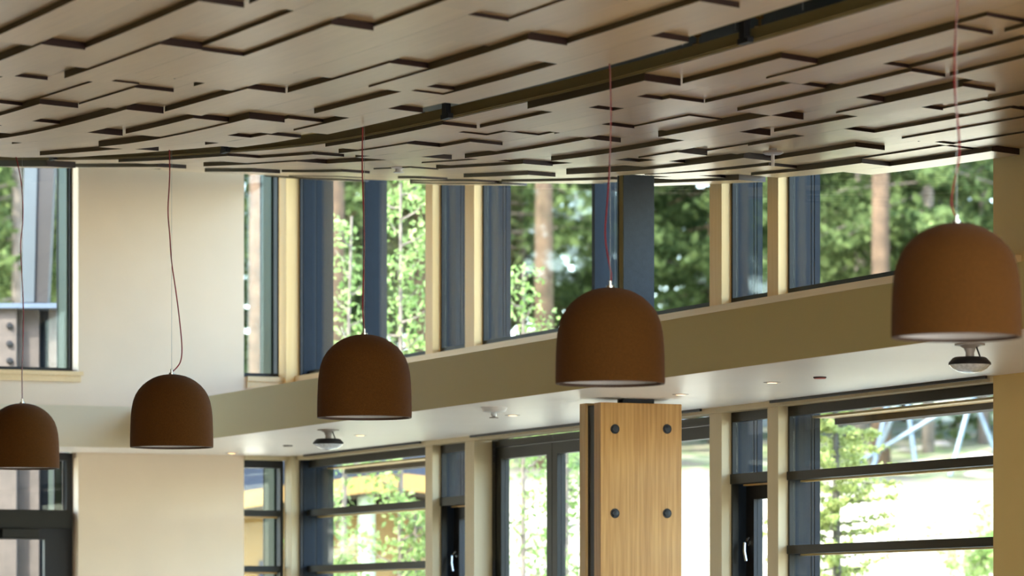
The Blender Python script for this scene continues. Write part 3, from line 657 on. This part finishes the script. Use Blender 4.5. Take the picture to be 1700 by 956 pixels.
# tall bare trunks that stand out through the clerestory
stand = [(2, 432, 52, 'thick pale pine trunk behind the upper corner window'), (2, 556, 58, 'straight pine trunk seen left of the blue mullion'), (2, 903, 62, 'orange-barked pine trunk behind the wide clerestory window'),
         (3, 868, 74, 'thin pale trunk left of the orange-barked pine'), (2, 1462, 64, 'reddish pine trunk behind the right clerestory window'), (3, 1541, 66, 'slim pine trunk above the right pendant lamp'), (3, 1633, 70, 'grey pine trunk beside the right wall'),
         (3, 30, 60, 'pale pine trunk behind the leftmost red cord'), (0, 700, 70, 'pine partly hidden by the leafy aspen')]
for k, px, y, lab in stand: conifer(k, (px-850)/6600*y, y, rt.random()*6, lab)
for x, y in ((-12, 47), (-15, 42), (-18, 47), (-22, 43), (-21, 51), (-26, 48), (-12, 62), (-17, 60)): conifer(1, x, y, rt.random()*6, 'unseen conifer added left of the ochre building to dim the glass reflection')  # out-of-view trees added to dim the haze reflected in the glass
i = 0
wh = ['dense green conifer in the wood behind the windows', 'mid green conifer in the wood behind the windows', 'tall conifer deep in the wood', 'bushy conifer deep in the wood']
for row, (y0, n_, k_) in enumerate(((70, 9, (3, 1)), (78, 12, (1, 3)), (88, 14, (1, 1)))):
    for j in range(n_):
        sp_ = y0*.46/n_; x = -y0*.24+sp_*(j+.5)+rt.uniform(-.8, .8); y = y0+rt.uniform(-3, 3)
        px = 850+6600*x/y
        spot = next(nm for lim, nm in ((-60, 'left of everything in view'), (130, 'behind the left window'), (400, 'hidden by the back wall'), (490, 'behind the corner window'), (610, 'left of the blue mullion'), (720, 'right of the blue mullion'),
                (800, 'behind the narrow middle window'), (930, 'behind the left part of the wide clerestory window'), (1060, 'just left of the steel column'), (1200, 'just right of the steel column'), (1300, 'behind the narrow window right of the column'),
                (1420, 'behind the left part of the large right window'), (1520, 'behind the middle of the large right window'), (1660, 'behind the far right pendant lamp'), (1e9, 'hidden by the right wall')) if px < lim)
        conifer(k_[j % 2], x, y, rt.random()*6, ('dense green conifer in the front of the wood, ', 'bushy conifer in the middle of the wood, ', 'tall conifer deep in the wood, ')[row]+spot, rt.uniform(.85, 1.15))

def sapling(x, y, h, spread, nb, nl, size, seed, lab, lean=0, z0=.8, leaf='leaf_c', tm='barkp'):
    rnd = random.Random(seed); base = Vector((x, y, gz(x, y))); root = tag(empty('aspen_sapling', base), lab, 'tree')
    tr = MB(); fo = MB(); tp_ = base+Vector((lean, 0, h)); mid = base+Vector((lean*.3, 0, h*.5))
    tr.tube([base-Vector((0, 0, .2)), mid, tp_], .035, 8, .010)
    for i in range(nb):
        u = z0/h+(1-z0/h)*i/nb; p = base.lerp(tp_, u); az = rnd.random()*6.28; L_ = spread*(1-.55*u)*rnd.uniform(.5, 1.1)
        d = Vector((cos(az), sin(az)*.8, rnd.uniform(.2, .8))); tip = p+d*L_
        tr.tube([p, p+d*L_*.5+Vector((0, 0, -.03)), tip], .012, 5, .004)
        for k in range(4): leaves(fo, p.lerp(tip, .4+.2*k), .17, nl, size, rnd, .8)
    tr.build('trunk', tm, root); o = link(raw(fo, 'foliage', leaf), 'foliage', root); o.location = -base
    return root
sapling(-.98, 35.0, 6.0, .55, 46, 18, .032, 5, 'leafy aspen in bright leaf between the blue mullion and the second post')
sapling(-1.56, 36.2, 5.3, .45, 26, 9, .032, 6, 'slender aspen left of the blue mullion', lean=.1, z0=1.6)
sapling(.10, 35.4, 4.9, .42, 34, 12, .032, 8, 'aspen outside the folding doors', z0=.8)
sapling(.50, 36.2, 3.75, .40, 34, 14, .032, 9, 'smaller aspen beside the timber column', z0=.9)
sapling(-1.60, 34.6, 2.9, .45, 34, 16, .032, 12, 'bushy aspen low in the corner window', z0=.6)
sapling(-.85, 34.9, 2.75, .38, 26, 15, .032, 13, 'bushy aspen low beside the second post', z0=.9)
M['bark2'] = mat('dark_grey_bark', (.05, .045, .035), .9, noise=.3, nscale=8)
# young larch with level branches
base = Vector((2.75, 33.9, gz(2.75, 33.9))); root = tag(empty('larch_tree', base), 'young yellow-green larch behind the lower right window', 'tree')
rnd = random.Random(21); tr = MB(); fo = MB(); Hh = 4.6
tr.tube([base-Vector((0, 0, .2)), base+Vector((.02, 0, 2.3)), base+Vector((0, 0, Hh))], .06, 8, .012)
for i in range(150):
    z = .7+(Hh-.8)*i/150; L_ = (1.0-.14*z)*rnd.uniform(.5, 1.1); az = rnd.random()*6.28; d = Vector((cos(az), sin(az), rnd.uniform(-.12, .30)))
    p = base+Vector((0, 0, z)); tip = p+d*L_; tr.tube([p, p.lerp(tip, .5)+Vector((0, 0, -.04)), tip], .010, 5, .003)
    for k in range(9): leaves(fo, p.lerp(tip, .15+.1*k)+Vector((0, 0, -.02)), .06, 12, .026, rnd, .6)
tr.build('trunk', 'bark2', root); o = link(raw(fo, 'foliage', 'leaf_d'), 'foliage', root); o.location = -base
# shrubs at the right
def shrub(x, y, r, n, size, seed, lab, zc=.5):
    rnd = random.Random(seed); base = Vector((x, y, gz(x, y))); root = tag(empty('green_shrub', base), lab, 'shrub')
    st_ = MB(); fo = MB()
    for i in range(14):
        az = rnd.random()*6.28; tip = base+Vector((cos(az)*r*rnd.uniform(.3, .95), sin(az)*r*.7, r*rnd.uniform(.5, 1.5)))
        st_.tube([base-Vector((0, 0, .1)), base.lerp(tip, .5)+Vector((0, 0, .06)), tip], .010, 5, .004)
        for k in range(3): leaves(fo, base.lerp(tip, .55+.22*k), r*.28, n, size, rnd, .8)
    st_.build('stems', 'barkp', root); o = link(raw(fo, 'foliage', 'leaf_c'), 'foliage', root); o.location = -base
shrub(5.55, 49, .75, 34, .042, 31, 'rounded green shrub on the slope beside the right wall')
shrub(4.10, 35.2, .55, 22, .03, 32, 'leafy shrub low at the right wall edge')
# stones on the slope
rs = random.Random(5)
for i, (px, py, r) in enumerate(((1588, 822, .22), (1625, 765, .28), (1560, 742, .16), (1530, 748, .14), (1500, 752, .16), (1620, 795, .18), (1570, 702, .25), (1605, 693, .3), (1540, 720, .18))):
    y = 60.0
    for yy in [36+.5*k for k in range(80)]:
        x = (px-850)/6600*yy
        if gz(x, yy)-EYE >= (1045-py)/6600*yy: y = yy; break
    x = (px-850)/6600*y; c = Vector((x, y, gz(x, y)-.02))
    bm = bmesh.new(); bmesh.ops.create_icosphere(bm, subdivisions=2, radius=r)
    for v in bm.verts: v.co = Vector((v.co.x*1.5, v.co.y, v.co.z*.6))*(1+rs.uniform(-.13, .13))
    me = bpy.data.meshes.new('rock'); bm.to_mesh(me); bm.free(); me.materials.append(M['rock'])
    o = bpy.data.objects.new('rock', me); COL.objects.link(o); o.location = c; o.rotation_euler.z = rs.random()*6
    tag(o, ('large pale stone on the slope low beside the right wall', 'big stone higher up beside the right wall', 'small stone right of the steel frame foot', 'small stone between the steel frame legs, right', 'small stone between the steel frame legs, left', 'stone midway down the slope beside the shrub', 'big stone behind the steel frame, left', 'biggest stone behind the steel frame, right', 'stone among the steel frame legs')[i], 'rock', 'stones on the slope')
# steel frame on the slope
root = tag(empty('steel_frame', (5.6, 61, gz(5.6, 61))), 'blue-grey steel lattice legs standing at the top of the slope', 'steel frame')
def pole(xa, ya, xb, yb, Y, dy=0):
    a = Vector(((xa-850)/6600*Y, Y, EYE+(1045-ya)/6600*Y)); c = Vector(((xb-850)/6600*(Y+dy), Y+dy, EYE+(1045-yb)/6600*(Y+dy)))
    e_ = a+(c-a)*1.9; st0 = a-(c-a).normalized()*.35
    MB().tube([st0, e_], .035, 10).build('pole', 'galv', root)
for a in ((1454, 758, 1469, 686, 61, .4), (1456, 756, 1484, 686, 61, -.3), (1455, 750, 1575, 678, 61.2, 0), (1517, 752, 1508, 683, 61.6, .3), (1586, 757, 1608, 676, 61, .3), (1640, 720, 1621, 673, 61.8, 0)): pole(*a)
# ochre building at the left
YB = 46.0
def xw(px): return (px-850)/6600*YB
def zw(py): return EYE+(1045-py)/6600*YB
root = tag(empty('ochre_building', (xw(560), YB+2, gz(-2, YB))), 'ochre timber building with a curved yellow eave and dark blue roof', 'building')
MB().wbox(xw(330), xw(742), YB, YB+5, -.3, zw(842)).build('wall', 'ochre', root)
arc = [(330, 838), (405, 822), (470, 812), (541, 804), (610, 796), (680, 792), (720, 797), (748, 803)]
def strip(off0, off1, y0, y1):
    b = MB(); n = len(arc)
    for px, py in arc: b.v += [Vector((xw(px), y0, zw(py+off0))), Vector((xw(px), y1, zw(py+off0))), Vector((xw(px), y1, zw(py+off1))), Vector((xw(px), y0, zw(py+off1)))]
    for i in range(n-1):
        k = 4*i; m_ = k+4
        for j in range(4): b.f.append([k+j, k+(j+1) % 4, m_+(j+1) % 4, m_+j])
    b.f.append([3, 2, 1, 0]); k = 4*(n-1); b.f.append([k, k+1, k+2, k+3]); return b
strip(27, 0, YB-1.0, YB-.85).build('eave_band', 'yellow', root, 'curved yellow eave band')
strip(31, 27, YB-.9, YB+5).build('eave_soffit', 'brown', root)
strip(0, -48, YB-.95, YB+5).build('roof', 'roof', root)
MB().lathe([(.10, 0), (.10, 3.2)], (xw(612), YB-.7, .0), 20).build('reflection_pillar', 'pale_reflect', root)  # pillar added to stand in for a pale reflection
for px in (430, 660): MB().wbox(xw(px), xw(px+36), YB-.03, YB+.1, 1.0, 2.4).build('window', 'roof', root)
# outdoor timber column with metal cap and what it carries, beyond the left window
YO = 33.0
def xo(px): return (px-850)/6600*YO
def zo(py): return EYE+(1045-py)/6600*YO
root = tag(empty('outdoor_column', (xo(50), YO, 0)), 'weathered bolted timber column with a blue metal cap outside the left window', 'column', kind='thing')
MB().wbox(xo(-70), xo(27), YO, YO+.3, -.12, zo(508)).build('grey_board', 'grey', root); MB().wbox(xo(28), xo(62), YO+.1, YO+.4, -.12, zo(512)).build('grey_board', 'grey', root)
MB().wbox(xo(78), xo(101), YO+.12, YO+.42, -.12, zo(512)).build('grey_board', 'grey', root); MB().wbox(xo(62), xo(78), YO+.2, YO+.32, -.12, zo(512)).build('core_beam', 'fin', root)
MB().wbox(xo(-75), xo(106), YO-.06, YO+.5, zo(512), zo(505)).build('cap_flashing', 'flash', root)
MB().hexa([(xo(-75), YO-.06, zo(505)), (xo(106), YO-.06, zo(505)), (xo(96), YO+.5, zo(500)), (xo(-60), YO+.5, zo(500)), (xo(-75), YO-.06, zo(504)), (xo(106), YO-.06, zo(504)), (xo(96), YO+.5, zo(498)), (xo(-60), YO+.5, zo(498))]).build('cap_top', 'flash', root)
MB().hexa([(xo(32), YO+.1, zo(500)), (xo(54), YO+.1, zo(500)), (xo(54), YO+.3, zo(500)), (xo(32), YO+.3, zo(500)), (xo(41), YO+.1, zo(150)), (xo(62), YO+.1, zo(150)), (xo(62), YO+.3, zo(150)), (xo(41), YO+.3, zo(150))]).build('upper_post', 'slate', root, 'blue-grey upper post')
MB().hexa([(xo(50), YO+.12, zo(500)), (xo(76), YO+.12, zo(500)), (xo(76), YO+.32, zo(500)), (xo(50), YO+.32, zo(500)), (xo(61), YO+.12, zo(150)), (xo(93), YO+.12, zo(150)), (xo(93), YO+.32, zo(150)), (xo(61), YO+.32, zo(150))]).build('upper_post', 'brown', root, 'dark brown upper post')
for py in (541, 571, 599, 640): MB().lathe([(.028, -.0), (.028, -.015), (.015, -.03)], (xo(16), YO, zo(py)), 16, (Vector((1, 0, 0)), Vector((0, 0, 1)), Vector((0, 1, 0)))).build('bolt', 'black', root)
# small things on the slope
x_ = (1541-850)/6600*40; root = MB().wbox(x_-.05, x_+.05, 40, 40.1, gz(x_, 40)-.2, EYE+(1045-944)/6600*40).build('wooden_stake', 'stake'); tag(root, 'short wooden stake at the bottom of the slope', 'stake')
ys = 44; x0, x1 = (1146-850)/6600*ys, (1174-850)/6600*ys
root = tag(empty('sign_board', ((x0+x1)/2, ys, gz(x0, ys))), 'small pale notice board on a post beyond the folding doors', 'sign')
zt = EYE+(1045-908)/6600*ys
MB().wbox(x0, x1, ys, ys+.03, zt-.11, zt).build('panel', 'sign', root); MB().wbox(x0+.02, x1-.02, ys-.003, ys+.001, zt-.055, zt-.035).build('red_line', 'signred', root)
MB().wbox((x0+x1)/2-.04, (x0+x1)/2+.04, ys+.005, ys+.06, gz(x0, ys)-.2, zt-.11).build('post', 'stake', root)

for o in list(bpy.data.objects):
    if '_o' in o.keys(): del o['_o']
